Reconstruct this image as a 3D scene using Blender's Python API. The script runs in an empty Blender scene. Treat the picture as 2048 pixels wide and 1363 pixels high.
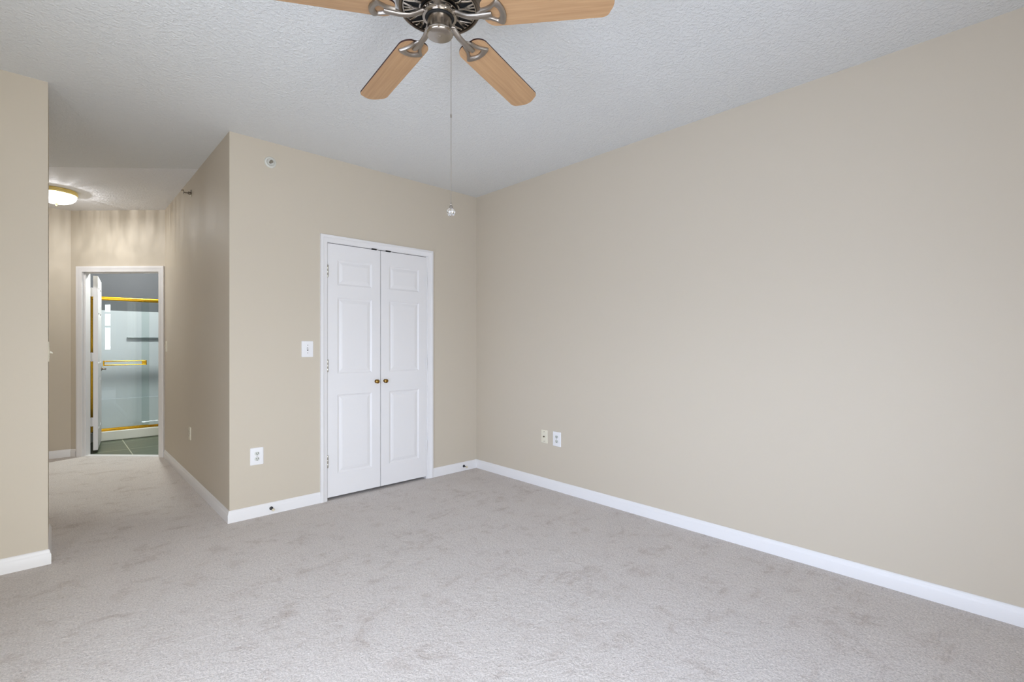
import bpy, bmesh, math, random
from mathutils import Vector, Matrix

S = bpy.context.scene
COL = S.collection
PI = math.pi

# ------------------------------------------------------------------ camera, sky, exposure
YAW = math.radians(43.432)
cam_d = bpy.data.cameras.new('camera')
cam = bpy.data.objects.new('camera', cam_d)
COL.objects.link(cam)
cam.location = (0, 0, 1.26)
cam.rotation_euler = (math.radians(90), 0, -YAW)
cam_d.sensor_width = 36
cam_d.lens = 36 * 966.0 / 2048
cam_d.shift_y = 6.9 / 2048
cam_d.clip_start = 0.02
S.camera = cam

S.view_settings.view_transform = 'Standard'
S.view_settings.look = 'None'
S.view_settings.gamma = 1
S.view_settings.exposure = -1.06
S.view_settings.use_curve_mapping = False
S.cycles.max_bounces = 16
S.cycles.diffuse_bounces = 10
S.cycles.glossy_bounces = 6
S.cycles.transmission_bounces = 8
S.cycles.transparent_max_bounces = 16
S.cycles.sample_clamp_indirect = 6
S.cycles.use_denoising = True

SKY = 42.0
GROUND = 30.5
FRONT_SKY = (0.955, 0.995, 1.06)
LEFT_SKY = (0.835, 0.955, 1.235)
w = bpy.data.worlds.new('overcast_sky')
S.world = w
w.use_nodes = True
nt = w.node_tree
nt.nodes.clear()
wo = nt.nodes.new('ShaderNodeOutputWorld')
bgn = nt.nodes.new('ShaderNodeBackground')
tc = nt.nodes.new('ShaderNodeTexCoord')
sx = nt.nodes.new('ShaderNodeSeparateXYZ')
rp = nt.nodes.new('ShaderNodeValToRGB')
mr = nt.nodes.new('ShaderNodeMapRange')
mr.inputs['From Min'].default_value = -1
mr.inputs['From Max'].default_value = 1
nt.links.new(tc.outputs['Generated'], sx.inputs[0])
nt.links.new(sx.outputs['Z'], mr.inputs['Value'])
nt.links.new(mr.outputs[0], rp.inputs[0])
g = GROUND / SKY
e = rp.color_ramp.elements
e[0].position = 0.46
e[0].color = (g, g, g, 1)
e[1].position = 0.54
e[1].color = (1, 1, 1, 1)
# the open sky to the left is bluer than the bright haze in front of the far windows
hr = nt.nodes.new('ShaderNodeValToRGB')
hr.color_ramp.elements[0].position = 0.15
hr.color_ramp.elements[0].color = (*LEFT_SKY, 1)
hr.color_ramp.elements[1].position = 0.5
hr.color_ramp.elements[1].color = (*FRONT_SKY, 1)
mr2 = nt.nodes.new('ShaderNodeMapRange')
mr2.inputs['From Min'].default_value = -1
mr2.inputs['From Max'].default_value = 1
nt.links.new(sx.outputs['X'], mr2.inputs['Value'])
nt.links.new(mr2.outputs[0], hr.inputs[0])
wm = nt.nodes.new('ShaderNodeMix')
wm.data_type = 'RGBA'
wm.blend_type = 'MULTIPLY'
wm.inputs[0].default_value = 1
nt.links.new(rp.outputs[0], wm.inputs[6])
nt.links.new(hr.outputs[0], wm.inputs[7])
nt.links.new(wm.outputs[2], bgn.inputs[0])
bgn.inputs[1].default_value = SKY
nt.links.new(bgn.outputs[0], wo.inputs[0])

# room dimensions (metres, camera above the origin)
H = 2.766
XR, YB, XH, XL, YF, XW = 3.143, 3.85, 0.896, -0.028, -0.87, -1.06
YL2 = 4.39
YE = 7.362
D0 = Vector((0.896, 6.598))
D1 = Vector((0.132, 7.362))
WINS = [(-0.45, 0.93, 0.10, 1.68), (1.0, 1.13, 1.06, 2.42)]

SIDE_WIN = (-0.15, 1.8, 0.75, 1.70)                 # in the wall to the viewer's left: y0, y1, z0, z1

for (x0, x1, z0, z1) in WINS:                       # daylight enters by the windows
    ld = bpy.data.lights.new('window_daylight', 'AREA')
    ld.shape = 'RECTANGLE'
    ld.size = x1 - x0
    ld.size_y = z1 - z0
    ld.cycles.is_portal = True
    lo = bpy.data.objects.new('window_daylight', ld)
    COL.objects.link(lo)
    lo.location = ((x0 + x1) / 2, YF - 0.13, (z0 + z1) / 2)
    lo.rotation_euler = (math.radians(90), 0, 0)    # faces +y, into the room
ld = bpy.data.lights.new('window_daylight', 'AREA')
ld.shape = 'RECTANGLE'
ld.size = SIDE_WIN[1] - SIDE_WIN[0]
ld.size_y = SIDE_WIN[3] - SIDE_WIN[2]
ld.cycles.is_portal = True
lo = bpy.data.objects.new('window_daylight', ld)
COL.objects.link(lo)
lo.location = (XW - 0.13, (SIDE_WIN[0] + SIDE_WIN[1]) / 2, (SIDE_WIN[2] + SIDE_WIN[3]) / 2)
lo.rotation_euler = (math.radians(90), 0, math.radians(-90))   # faces +x


# ------------------------------------------------------------------ materials
def mat(name, col, rough=0.6, metal=0.0, spec=0.5, bump=None, bscale=100.0, bdist=0.002, **kw):
    m = bpy.data.materials.new(name)
    m.use_nodes = True
    n = m.node_tree.nodes
    l = m.node_tree.links
    p = n['Principled BSDF']
    p.inputs['Base Color'].default_value = (*col, 1)
    p.inputs['Roughness'].default_value = rough
    p.inputs['Metallic'].default_value = metal
    p.inputs['Specular IOR Level'].default_value = spec
    for k, v in kw.items():
        p.inputs[k.replace('_', ' ')].default_value = v
    if bump:
        t = n.new('ShaderNodeTexCoord')
        nz = n.new('ShaderNodeTexNoise')
        nz.inputs['Scale'].default_value = bscale
        nz.inputs['Detail'].default_value = 3
        b = n.new('ShaderNodeBump')
        b.inputs['Strength'].default_value = bump
        b.inputs['Distance'].default_value = bdist
        l.new(t.outputs['Object'], nz.inputs['Vector'])
        l.new(nz.outputs['Fac'], b.inputs['Height'])
        l.new(b.outputs[0], p.inputs['Normal'])
    return m


def srgb(r, g, b):
    f = lambda c: (c / 255 / 12.92) if c <= 10 else ((c / 255 + 0.055) / 1.055) ** 2.4
    return (f(r), f(g), f(b))


M = {}
M['wall'] = mat('beige_wall_paint', srgb(198, 188, 171), 0.55, spec=0.3, bump=0.04, bscale=160, bdist=0.001)
M['white'] = mat('white_trim_paint', srgb(228, 226, 225), 0.38)
M['door'] = mat('white_door_paint', srgb(228, 226, 225), 0.4)
M['plate'] = mat('white_plastic', srgb(232, 231, 231), 0.3)
M['receptacle'] = mat('grey_white_receptacle', srgb(206, 208, 200), 0.35)
M['sprinkler_white'] = mat('offwhite_sprinkler_enamel', srgb(208, 207, 198), 0.4)
M['ivory'] = mat('ivory_plastic', srgb(222, 216, 196), 0.35)
M['slot'] = mat('dark_slot', (0.015, 0.014, 0.012), 0.6)
M['black'] = mat('black_metal', (0.012, 0.012, 0.013), 0.35)
M['gap'] = mat('closet_painted_shade', (0.06, 0.058, 0.055), 0.8)  # closet shade put into the colour, darkens the gap between the leaves
M['brass'] = mat('antique_brass', srgb(150, 118, 62), 0.22, 1.0)
M['gold'] = mat('polished_gold', srgb(208, 158, 44), 0.26, 1.0)
M['lampbrass'] = mat('bright_brass', srgb(246, 222, 140), 0.4, 0.25)
M['nickel'] = mat('brushed_nickel', srgb(164, 156, 147), 0.36, 1.0)
M['nickel_polished'] = mat('polished_nickel', srgb(176, 168, 158), 0.17, 1.0)
M['nickel_dark'] = mat('dark_nickel', srgb(120, 108, 96), 0.3, 1.0)
M['blackvent'] = mat('black_motor_vent', (0.006, 0.006, 0.006), 0.7)
M['bladedge'] = mat('dark_blade_edge', srgb(48, 22, 20), 0.4)
M['bathwall'] = mat('grey_bathroom_paint', srgb(90, 91, 96), 0.6)
M['fiberglass'] = mat('white_shower_surround', srgb(212, 213, 219), 0.3)
M['pan'] = mat('white_shower_pan', srgb(232, 230, 216), 0.3)
M['shelf'] = mat('grey_shelf', srgb(120, 126, 130), 0.3)
M['cream'] = mat('cream_rubber', srgb(214, 204, 176), 0.6)
M['chrome'] = mat('satin_chrome', srgb(170, 164, 150), 0.25, 1.0)


def ceiling_mat(name, col):
    m = mat(name, col, 0.85, spec=0.15)
    n, l = m.node_tree.nodes, m.node_tree.links
    p = n['Principled BSDF']
    t = n.new('ShaderNodeTexCoord')
    v = n.new('ShaderNodeTexNoise')
    v.inputs['Scale'].default_value = 66
    v.inputs['Detail'].default_value = 2.5
    v.inputs['Roughness'].default_value = 0.55
    r = n.new('ShaderNodeMapRange')
    r.inputs['From Min'].default_value = 0.42
    r.inputs['From Max'].default_value = 0.66
    b = n.new('ShaderNodeBump')
    b.inputs['Strength'].default_value = 0.6
    b.inputs['Distance'].default_value = 0.004
    l.new(t.outputs['Object'], v.inputs['Vector'])
    l.new(v.outputs['Fac'], r.inputs['Value'])
    l.new(r.outputs[0], b.inputs['Height'])
    l.new(b.outputs[0], p.inputs['Normal'])
    return m


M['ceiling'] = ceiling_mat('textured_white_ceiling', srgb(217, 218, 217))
M['ceiling_lit'] = ceiling_mat('textured_ceiling_lit_tone', srgb(230, 230, 231))  # brighter light on the hallway ceiling, put into the colour


def carpet_mat():
    m = mat('pale_greige_carpet', srgb(208, 200, 194), 0.95, spec=0.05)
    n, l = m.node_tree.nodes, m.node_tree.links
    p = n['Principled BSDF']
    p.inputs['Sheen Weight'].default_value = 0.15
    p.inputs['Sheen Roughness'].default_value = 0.6
    t = n.new('ShaderNodeTexCoord')

    def noise(scale, det, rough=0.6, dist=0.0):
        q = n.new('ShaderNodeTexNoise')
        q.inputs['Scale'].default_value = scale
        q.inputs['Detail'].default_value = det
        q.inputs['Roughness'].default_value = rough
        q.inputs['Distortion'].default_value = dist
        l.new(t.outputs['Object'], q.inputs['Vector'])
        return q
    pile = noise(120, 4, 0.75)
    tuft = noise(38, 3, 0.65)
    spot = noise(9, 4, 0.6, 1.2)
    # trodden patches and brushed streaks where the pile lies the other way: a real, fixed tone of the pile
    blot = noise(4.2, 6, 0.72, 1.0)
    mpS = n.new('ShaderNodeMapping')
    mpS.inputs['Rotation'].default_value = (0, 0, 0.5)
    mpS.inputs['Scale'].default_value = (2.2, 16, 1)
    l.new(t.outputs['Object'], mpS.inputs[0])
    streak = noise(1.0, 3, 0.6, 0.9)
    l.new(mpS.outputs[0], streak.inputs['Vector'])
    r1 = n.new('ShaderNodeValToRGB')
    r1.color_ramp.elements[0].position = 0.37
    r1.color_ramp.elements[0].color = (*srgb(198, 187, 179), 1)
    r1.color_ramp.elements[1].position = 0.475
    r1.color_ramp.elements[1].color = (*srgb(217, 209, 203), 1)
    k_ = r1.color_ramp.elements.new(0.7)
    k_.color = (*srgb(223, 216, 210), 1)
    mx0 = n.new('ShaderNodeMix')
    mx0.data_type = 'FLOAT'
    mx0.inputs[0].default_value = 0.30
    l.new(blot.outputs['Fac'], mx0.inputs[2])
    l.new(streak.outputs['Fac'], mx0.inputs[3])
    mx = n.new('ShaderNodeMix')
    mx.data_type = 'FLOAT'
    mx.inputs[0].default_value = 0.30
    l.new(mx0.outputs[0], mx.inputs[2])
    l.new(spot.outputs['Fac'], mx.inputs[3])
    l.new(mx.outputs[0], r1.inputs[0])
    r2 = n.new('ShaderNodeValToRGB')
    r2.color_ramp.elements[0].position = 0.3
    r2.color_ramp.elements[0].color = (0.64, 0.64, 0.64, 1)
    r2.color_ramp.elements[1].position = 0.66
    r2.color_ramp.elements[1].color = (1.16, 1.16, 1.16, 1)
    l.new(pile.outputs['Fac'], r2.inputs[0])
    mc = n.new('ShaderNodeMix')
    mc.data_type = 'RGBA'
    mc.blend_type = 'MULTIPLY'
    mc.inputs[0].default_value = 1.0
    l.new(r1.outputs[0], mc.inputs[6])
    l.new(r2.outputs[0], mc.inputs[7])
    l.new(mc.outputs[2], p.inputs['Base Color'])
    ad = n.new('ShaderNodeMath')
    ad.operation = 'MULTIPLY_ADD'
    ad.inputs[1].default_value = 0.6
    l.new(pile.outputs['Fac'], ad.inputs[0])
    l.new(tuft.outputs['Fac'], ad.inputs[2])
    b = n.new('ShaderNodeBump')
    b.inputs['Strength'].default_value = 0.9
    b.inputs['Distance'].default_value = 0.010
    l.new(ad.outputs[0], b.inputs['Height'])
    b2 = n.new('ShaderNodeBump')
    b2.inputs['Strength'].default_value = 0.35
    b2.inputs['Distance'].default_value = 0.02
    l.new(spot.outputs['Fac'], b2.inputs['Height'])
    l.new(b.outputs[0], b2.inputs['Normal'])
    l.new(b2.outputs[0], p.inputs['Normal'])
    return m


M['carpet'] = carpet_mat()


def tile_mat():
    m = mat('sage_floor_tile', srgb(150, 160, 140), 0.35)
    n, l = m.node_tree.nodes, m.node_tree.links
    p = n['Principled BSDF']
    t = n.new('ShaderNodeTexCoord')
    mp = n.new('ShaderNodeMapping')
    mp.inputs['Location'].default_value = (-0.03, 0.02, 0)
    br = n.new('ShaderNodeTexBrick')
    br.offset = 0.0
    br.inputs['Color1'].default_value = (*srgb(86, 94, 76), 1)
    br.inputs['Color2'].default_value = (*srgb(92, 99, 82), 1)
    br.inputs['Mortar'].default_value = (*srgb(190, 190, 172), 1)
    br.inputs['Scale'].default_value = 1.0
    br.inputs['Mortar Size'].default_value = 0.005
    br.inputs['Brick Width'].default_value = 0.62
    br.inputs['Row Height'].default_value = 0.62
    nz = n.new('ShaderNodeTexNoise')
    mp2 = n.new('ShaderNodeMapping')
    mp2.inputs['Scale'].default_value = (1.5, 8, 1)
    nz.inputs['Scale'].default_value = 2.4
    nz.inputs['Detail'].default_value = 5
    mx = n.new('ShaderNodeMix')
    mx.data_type = 'RGBA'
    mx.blend_type = 'MULTIPLY'
    rr = n.new('ShaderNodeValToRGB')
    rr.color_ramp.elements[0].position = 0.3
    rr.color_ramp.elements[0].color = (0.7, 0.72, 0.68, 1)
    rr.color_ramp.elements[1].position = 0.7
    rr.color_ramp.elements[1].color = (1.1, 1.1, 1.08, 1)
    mx.inputs[0].default_value = 1
    l.new(t.outputs['Object'], mp.inputs[0])
    l.new(mp.outputs[0], br.inputs['Vector'])
    l.new(t.outputs['Object'], mp2.inputs[0])
    l.new(mp2.outputs[0], nz.inputs['Vector'])
    l.new(nz.outputs['Fac'], rr.inputs[0])
    l.new(br.outputs['Color'], mx.inputs[6])
    l.new(rr.outputs[0], mx.inputs[7])
    l.new(mx.outputs[2], p.inputs['Base Color'])
    return m


M['tile'] = tile_mat()


def wood_mat():
    m = mat('light_maple_blade', srgb(206, 168, 122), 0.5)
    n, l = m.node_tree.nodes, m.node_tree.links
    p = n['Principled BSDF']
    t = n.new('ShaderNodeTexCoord')
    mp = n.new('ShaderNodeMapping')
    mp.inputs['Scale'].default_value = (3.0, 60, 10)
    nz = n.new('ShaderNodeTexNoise')
    nz.inputs['Scale'].default_value = 1.6
    nz.inputs['Detail'].default_value = 5
    nz.inputs['Distortion'].default_value = 0.5
    r = n.new('ShaderNodeValToRGB')
    r.color_ramp.elements[0].position = 0.3
    r.color_ramp.elements[0].color = (*srgb(160, 124, 89), 1)
    r.color_ramp.elements[1].position = 0.7
    r.color_ramp.elements[1].color = (*srgb(177, 142, 104), 1)
    l.new(t.outputs['Object'], mp.inputs[0])
    l.new(mp.outputs[0], nz.inputs['Vector'])
    l.new(nz.outputs['Fac'], r.inputs[0])
    l.new(r.outputs[0], p.inputs['Base Color'])
    return m


M['wood'] = wood_mat()


def brushed():
    m = M['nickel']
    n, l = m.node_tree.nodes, m.node_tree.links
    p = n['Principled BSDF']
    t = n.new('ShaderNodeTexCoord')
    mp = n.new('ShaderNodeMapping')
    mp.inputs['Scale'].default_value = (40, 40, 900)
    nz = n.new('ShaderNodeTexNoise')
    nz.inputs['Scale'].default_value = 2
    r = n.new('ShaderNodeMapRange')
    r.inputs['To Min'].default_value = 0.32
    r.inputs['To Max'].default_value = 0.48
    l.new(t.outputs['Object'], mp.inputs[0])
    l.new(mp.outputs[0], nz.inputs['Vector'])
    l.new(nz.outputs['Fac'], r.inputs['Value'])
    l.new(r.outputs[0], p.inputs['Roughness'])


brushed()


def pane_mat(name, tint, refl, rough=0.0):
    """thin glazing: clear see-through body with a mirror-like skin following Fresnel"""
    m = bpy.data.materials.new(name)
    m.use_nodes = True
    n, l = m.node_tree.nodes, m.node_tree.links
    n.clear()
    o = n.new('ShaderNodeOutputMaterial')
    tr = n.new('ShaderNodeBsdfTransparent')
    tr.inputs[0].default_value = (*tint, 1)
    gl = n.new('ShaderNodeBsdfGlossy')
    gl.inputs['Roughness'].default_value = rough
    lw = n.new('ShaderNodeLayerWeight')
    lw.inputs['Blend'].default_value = 0.5
    pw = n.new('ShaderNodeMath')
    pw.operation = 'POWER'
    pw.inputs[1].default_value = 5
    fr = n.new('ShaderNodeMath')
    fr.operation = 'MULTIPLY_ADD'
    fr.inputs[1].default_value = 0.9
    fr.inputs[2].default_value = refl
    l.new(lw.outputs['Facing'], pw.inputs[0])
    l.new(pw.outputs[0], fr.inputs[0])
    mx = n.new('ShaderNodeMixShader')
    l.new(fr.outputs[0], mx.inputs[0])
    l.new(tr.outputs[0], mx.inputs[1])
    l.new(gl.outputs[0], mx.inputs[2])
    l.new(mx.outputs[0], o.inputs[0])
    return m


M['winglass'] = pane_mat('window_glass', (0.97, 0.98, 0.975), 0.035)
M['showerglass'] = pane_mat('shower_glass', (0.93, 0.96, 0.95), 0.05)
M['crystal'] = mat('clear_crystal', (1, 1, 1), 0.0, Transmission_Weight=1.0, IOR=1.6)


def dome_mat():
    m = bpy.data.materials.new('lit_frosted_glass')
    m.use_nodes = True
    n, l = m.node_tree.nodes, m.node_tree.links
    n.clear()
    o = n.new('ShaderNodeOutputMaterial')
    em = n.new('ShaderNodeEmission')
    em.inputs[0].default_value = (1.0, 0.95, 0.90, 1)
    em.inputs[1].default_value = 3.2
    tr = n.new('ShaderNodeBsdfTransparent')
    tr.inputs[0].default_value = (0.9, 0.9, 0.88, 1)
    ad = n.new('ShaderNodeAddShader')
    l.new(em.outputs[0], ad.inputs[0])
    l.new(tr.outputs[0], ad.inputs[1])
    l.new(ad.outputs[0], o.inputs[0])
    return m


M['dome'] = dome_mat()


# ------------------------------------------------------------------ helpers
def obj(name, bm, m, parent=None, loc=None, rot=None, smooth=False, bevel=0.0, segs=2):
    bmesh.ops.recalc_face_normals(bm, faces=bm.faces[:])
    me = bpy.data.meshes.new(name)
    bm.to_mesh(me)
    bm.free()
    for k in (m if isinstance(m, (list, tuple)) else [m]):
        me.materials.append(M[k])
    o = bpy.data.objects.new(name, me)
    COL.objects.link(o)
    if smooth:
        for p in me.polygons:
            p.use_smooth = True
        me.set_sharp_from_angle(angle=math.radians(38))
    if bevel:
        b = o.modifiers.new('bevel', 'BEVEL')
        b.width = bevel
        b.segments = segs
        b.limit_method = 'ANGLE'
        b.angle_limit = math.radians(40)
    if loc:
        o.location = loc
    if rot:
        o.rotation_euler = rot
    if parent:
        o.parent = parent
    return o


def tag(o, label, cat, group=None, kind=None):
    o['label'] = label
    o['category'] = cat
    if group:
        o['group'] = group
    if kind:
        o['kind'] = kind
    return o


def struct(o, label, cat):
    return tag(o, label, cat, None, 'structure')


def thing(name, label, cat, loc=(0, 0, 0), rotz=0, group=None):
    o = bpy.data.objects.new(name, None)
    o.empty_display_size = 0.05
    COL.objects.link(o)
    o.location = loc
    o.rotation_euler = (0, 0, rotz)
    return tag(o, label, cat, group)


def BM():
    return bmesh.new()


def box(bm, x0, x1, y0, y1, z0, z1):
    vs = [bm.verts.new(p) for p in ((x0, y0, z0), (x1, y0, z0), (x1, y1, z0), (x0, y1, z0),
                                    (x0, y0, z1), (x1, y0, z1), (x1, y1, z1), (x0, y1, z1))]
    for f in ((0, 3, 2, 1), (4, 5, 6, 7), (0, 1, 5, 4), (1, 2, 6, 5), (2, 3, 7, 6), (3, 0, 4, 7)):
        bm.faces.new([vs[i] for i in f])
    return bm


def prism(bm, pts, z0, z1):
    a = [bm.verts.new((p[0], p[1], z0)) for p in pts]
    b = [bm.verts.new((p[0], p[1], z1)) for p in pts]
    bm.faces.new(a[::-1])
    bm.faces.new(b)
    n = len(pts)
    for i in range(n):
        bm.faces.new((a[i], a[(i + 1) % n], b[(i + 1) % n], b[i]))
    return bm


def lathe(bm, prof, n=32, mtx=None, closed_ends=True, a0=0.0):
    """prof: (radius, z) list revolved round z"""
    rings = []
    for r, z in prof:
        if r < 1e-6:
            rings.append([bm.verts.new((0, 0, z))])
        else:
            rings.append([bm.verts.new((r * math.cos(a0 + 2 * PI * i / n), r * math.sin(a0 + 2 * PI * i / n), z)) for i in range(n)])
    for A, B in zip(rings, rings[1:]):
        if len(A) == 1 and len(B) == 1:
            continue
        for i in range(n):
            j = (i + 1) % n
            if len(A) == 1:
                bm.faces.new((A[0], B[i], B[j]))
            elif len(B) == 1:
                bm.faces.new((A[i], A[j], B[0]))
            else:
                bm.faces.new((A[i], A[j], B[j], B[i]))
    if closed_ends:
        for R in (rings[0], rings[-1]):
            if len(R) > 2:
                bm.faces.new(R)
    if mtx is not None:
        vs = [v for R in rings for v in R]
        bmesh.ops.transform(bm, matrix=mtx, verts=vs)
    return bm


def tube(bm, pts, rad, n=10, flat=1.0, up=Vector((0, 0, 1))):
    """round (or flattened) bar along a polyline; rad is a number or one per point"""
    pts = [Vector(p) for p in pts]
    rings = []
    for i, p in enumerate(pts):
        t = (pts[min(i + 1, len(pts) - 1)] - pts[max(i - 1, 0)]).normalized()
        s = t.cross(up)
        if s.length < 1e-4:
            s = t.cross(Vector((1, 0, 0)))
        s.normalize()
        u = s.cross(t).normalized()
        r = rad[i] if isinstance(rad, (list, tuple)) else rad
        rings.append([bm.verts.new(p + s * r * math.cos(2 * PI * k / n) + u * r * flat * math.sin(2 * PI * k / n)) for k in range(n)])
    for A, B in zip(rings, rings[1:]):
        for k in range(n):
            bm.faces.new((A[k], A[(k + 1) % n], B[(k + 1) % n], B[k]))
    bm.faces.new(rings[0])
    bm.faces.new(rings[-1])
    return bm


def frame2(o, ax, nrm):
    """maps local (a along the wall, d out of the wall, z up) to the world"""
    ax = Vector((*ax, 0)).normalized()
    nr = Vector((*nrm, 0)).normalized()
    m = Matrix.Identity(4)
    m.col[0] = (*ax, 0)
    m.col[1] = (*nr, 0)
    m.col[2] = (0, 0, 1, 0)
    m.col[3] = (o[0], o[1], o[2] if len(o) > 2 else 0, 1)
    return m


BASE_PROF = [(0, 0), (0.0135, 0), (0.0135, 0.056), (0.012, 0.06), (0.0095, 0.064), (0.0085, 0.070), (0.008, 0.076), (0.006, 0.081), (0.003, 0.0845), (0, 0.0845)]


def baseboard(bm, p, q, nrm, k0=0, k1=0):
    """moulding from p to q standing out along nrm; k = shift of the end per unit of depth (mitres)"""
    p, q = Vector((*p, 0)), Vector((*q, 0))
    d = (q - p).normalized()
    nr = Vector((*nrm, 0)).normalized()
    A = [bm.verts.new(p + d * (k0 * o) + nr * o + Vector((0, 0, z))) for o, z in BASE_PROF]
    B = [bm.verts.new(q + d * (k1 * o) + nr * o + Vector((0, 0, z))) for o, z in BASE_PROF]
    n = len(A)
    for i in range(n):
        bm.faces.new((A[i], A[(i + 1) % n], B[(i + 1) % n], B[i]))
    bm.faces.new(A[::-1])
    bm.faces.new(B)
    return bm


CAS_PROF = [(0, 0), (0, 0.009), (0.004, 0.011), (0.02, 0.0115), (0.024, 0.0135), (0.032, 0.015), (0.036, 0.0185), (0.052, 0.0195), (0.057, 0.018), (0.058, 0.0)]


def casing(bm, mtx, a0, a1, zt, width=0.058, z0=0.0):
    """door casing round an opening a0..a1, head at zt, mitred"""
    k = width / 0.058
    path = [(a0, z0, -1, 0), (a0, zt, -1, 1), (a1, zt, 1, 1), (a1, z0, 1, 0)]
    rings = []
    for a, z, sx_, sz in path:
        rings.append([bm.verts.new(mtx @ Vector((a + sx_ * wd * k, dp, z + sz * wd * k))) for wd, dp in CAS_PROF])
    n = len(CAS_PROF)
    for A, B in zip(rings, rings[1:]):
        for i in range(n):
            bm.faces.new((A[i], A[(i + 1) % n], B[(i + 1) % n], B[i]))
    bm.faces.new(rings[0])
    bm.faces.new(rings[-1])
    return bm


def rrect(w_, h_, r, n=4):
    pts = []
    for cx, cy, a in ((w_ / 2 - r, h_ / 2 - r, 0), (-w_ / 2 + r, h_ / 2 - r, 90), (-w_ / 2 + r, -h_ / 2 + r, 180), (w_ / 2 - r, -h_ / 2 + r, 270)):
        for i in range(n + 1):
            t = math.radians(a + 90 * i / n)
            pts.append((cx + r * math.cos(t), cy + r * math.sin(t)))
    return pts


def loft(bm, loops):
    """closed loops of equal length joined in order; first and last capped"""
    R = [[bm.verts.new(p) for p in L] for L in loops]
    n = len(R[0])
    for A, B in zip(R, R[1:]):
        for i in range(n):
            bm.faces.new((A[i], A[(i + 1) % n], B[(i + 1) % n], B[i]))
    bm.faces.new(R[0])
    bm.faces.new(R[-1])
    return bm


def face_loop(pts, d):
    """outline in a wall frame: x along the wall, y out of it, z up"""
    return [(p[0], d, p[1]) for p in pts]


# ------------------------------------------------------------------ the setting
T = 0.12
b = BM()
prism(b, [(XW - T, YF - T), (XR + T, YF - T), (XR + T, 4.6), (1.0, 4.6), (XH + 0.06, 6.66), tuple(D0 + Vector((0.04, 0.04))),
          tuple(D1 + Vector((0.04, 0.04))), (-1.0, YE + 0.06), (-1.0, 4.3), (XW - T, 4.3)], -0.05, 0.0)
struct(obj('floor', b, 'carpet'), 'pale greige carpet covering the bedroom and hallway floor', 'floor')

b = BM()
prism(b, [tuple(D0 + Vector((0.04, 0.04))), (1.9, 6.6), (1.9, 9.1), (-1.0, 9.1), (-1.0, 7.44), tuple(D1 + Vector((0.04, 0.04)))], -0.05, -0.002)
struct(obj('floor_bathroom', b, 'tile'), 'sage green tile floor seen through the bathroom doorway', 'floor')

b = BM()
box(b, XW - T, XR + T, YF - T, 9.25, H, H + 0.12)
struct(obj('ceiling', b, 'ceiling'), 'white textured ceiling over the bedroom', 'ceiling')
b = BM()
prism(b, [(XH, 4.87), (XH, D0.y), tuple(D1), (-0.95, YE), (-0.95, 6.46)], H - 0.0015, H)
struct(obj('ceiling_hall', b, 'ceiling_lit'), 'textured ceiling section at the far end of the hallway, brighter light put into its colour', 'ceiling')

b = BM()
box(b, XR, XR + T, YF - T, 4.6, 0, H)
struct(obj('wall_right', b, 'wall'), 'long bare beige wall along the right side', 'wall')

CX0, CX1, CZ = 1.594, 2.534, 2.083
b = BM()
box(b, XH, CX0 - 0.018, YB, YB + T, 0, H)
box(b, CX1 + 0.018, XR, YB, YB + T, 0, H)
box(b, CX0 - 0.018, CX1 + 0.018, YB, YB + T, CZ + 0.018, H)
struct(obj('wall_back', b, 'wall'), 'beige wall around the white closet double doors', 'wall')
b = BM()
box(b, XH + T, XR, 4.5, 4.6, 0, H)
struct(obj('wall_closet', b, 'gap'), 'wall at the back of the closed closet', 'wall')

b = BM()
box(b, XH, XH + T, YB + T, D0.y + 0.02, 0, H)
struct(obj('wall_hall_right', b, 'wall'), 'shaded beige right-hand wall of the hallway', 'wall')

b = BM()
box(b, XW - T, XL, YB, YL2, 0, H)
struct(obj('wall_left', b, 'wall'), 'beige wall at the left edge beside the hallway entrance', 'wall')

b = BM()
box(b, -0.95 - T, -0.95, YL2, YE + T, 0, H)
struct(obj('wall_hall_left', b, 'wall'), 'beige left wall of the hallway alcove behind the wall end', 'wall')

b = BM()
box(b, -0.95, D1.x + 0.02, YE, YE + T, 0, H)
struct(obj('wall_hall_end', b, 'wall'), 'short beige wall left of the bathroom door', 'wall')

# diagonal wall with the bathroom doorway; a runs from D0 towards D1
DA = (D1 - D0).normalized()
DLEN = (D1 - D0).length
DN = Vector((-0.70711, -0.70711))      # towards the hall
DM = frame2((D0.x, D0.y, 0), DA, DN)
DO0, DO1, DZ, DT = 0.068, 0.946, 2.075, 0.098
b = BM()
box(b, 0, DO0 - 0.018, -DT, 0, 0, H)
box(b, DO1 + 0.018, DLEN, -DT, 0, 0, H)
box(b, DO0 - 0.018, DO1 + 0.018, -DT, 0, DZ + 0.018, H)
bmesh.ops.transform(b, matrix=DM, verts=b.verts[:])
struct(obj('wall_hall_diagonal', b, 'wall'), 'lamplit beige diagonal wall holding the bathroom doorway', 'wall')

# bedroom walls behind the camera
b = BM()
y0, y1, z0, z1 = SIDE_WIN
box(b, XW - T, XW, YF - T, y0, 0, H)
box(b, XW - T, XW, y1, YB, 0, H)
box(b, XW - T, XW, y0, y1, 0, z0)
box(b, XW - T, XW, y0, y1, z1, H)
struct(obj('wall_side', b, 'wall'), 'beige bedroom wall to the left of the viewer', 'wall')
b = BM()
xs = [XW]
for i, (x0, x1, z0, z1) in enumerate(WINS):
    box(b, xs[-1], x0, YF - T, YF, 0, H)
    box(b, x0, x1, YF - T, YF, 0, z0)
    box(b, x0, x1, YF - T, YF, z1, H)
    xs.append(x1)
box(b, xs[-1], XR, YF - T, YF, 0, H)
struct(obj('wall_front', b, 'wall'), 'beige bedroom wall with the windows behind the viewer', 'wall')



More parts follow.
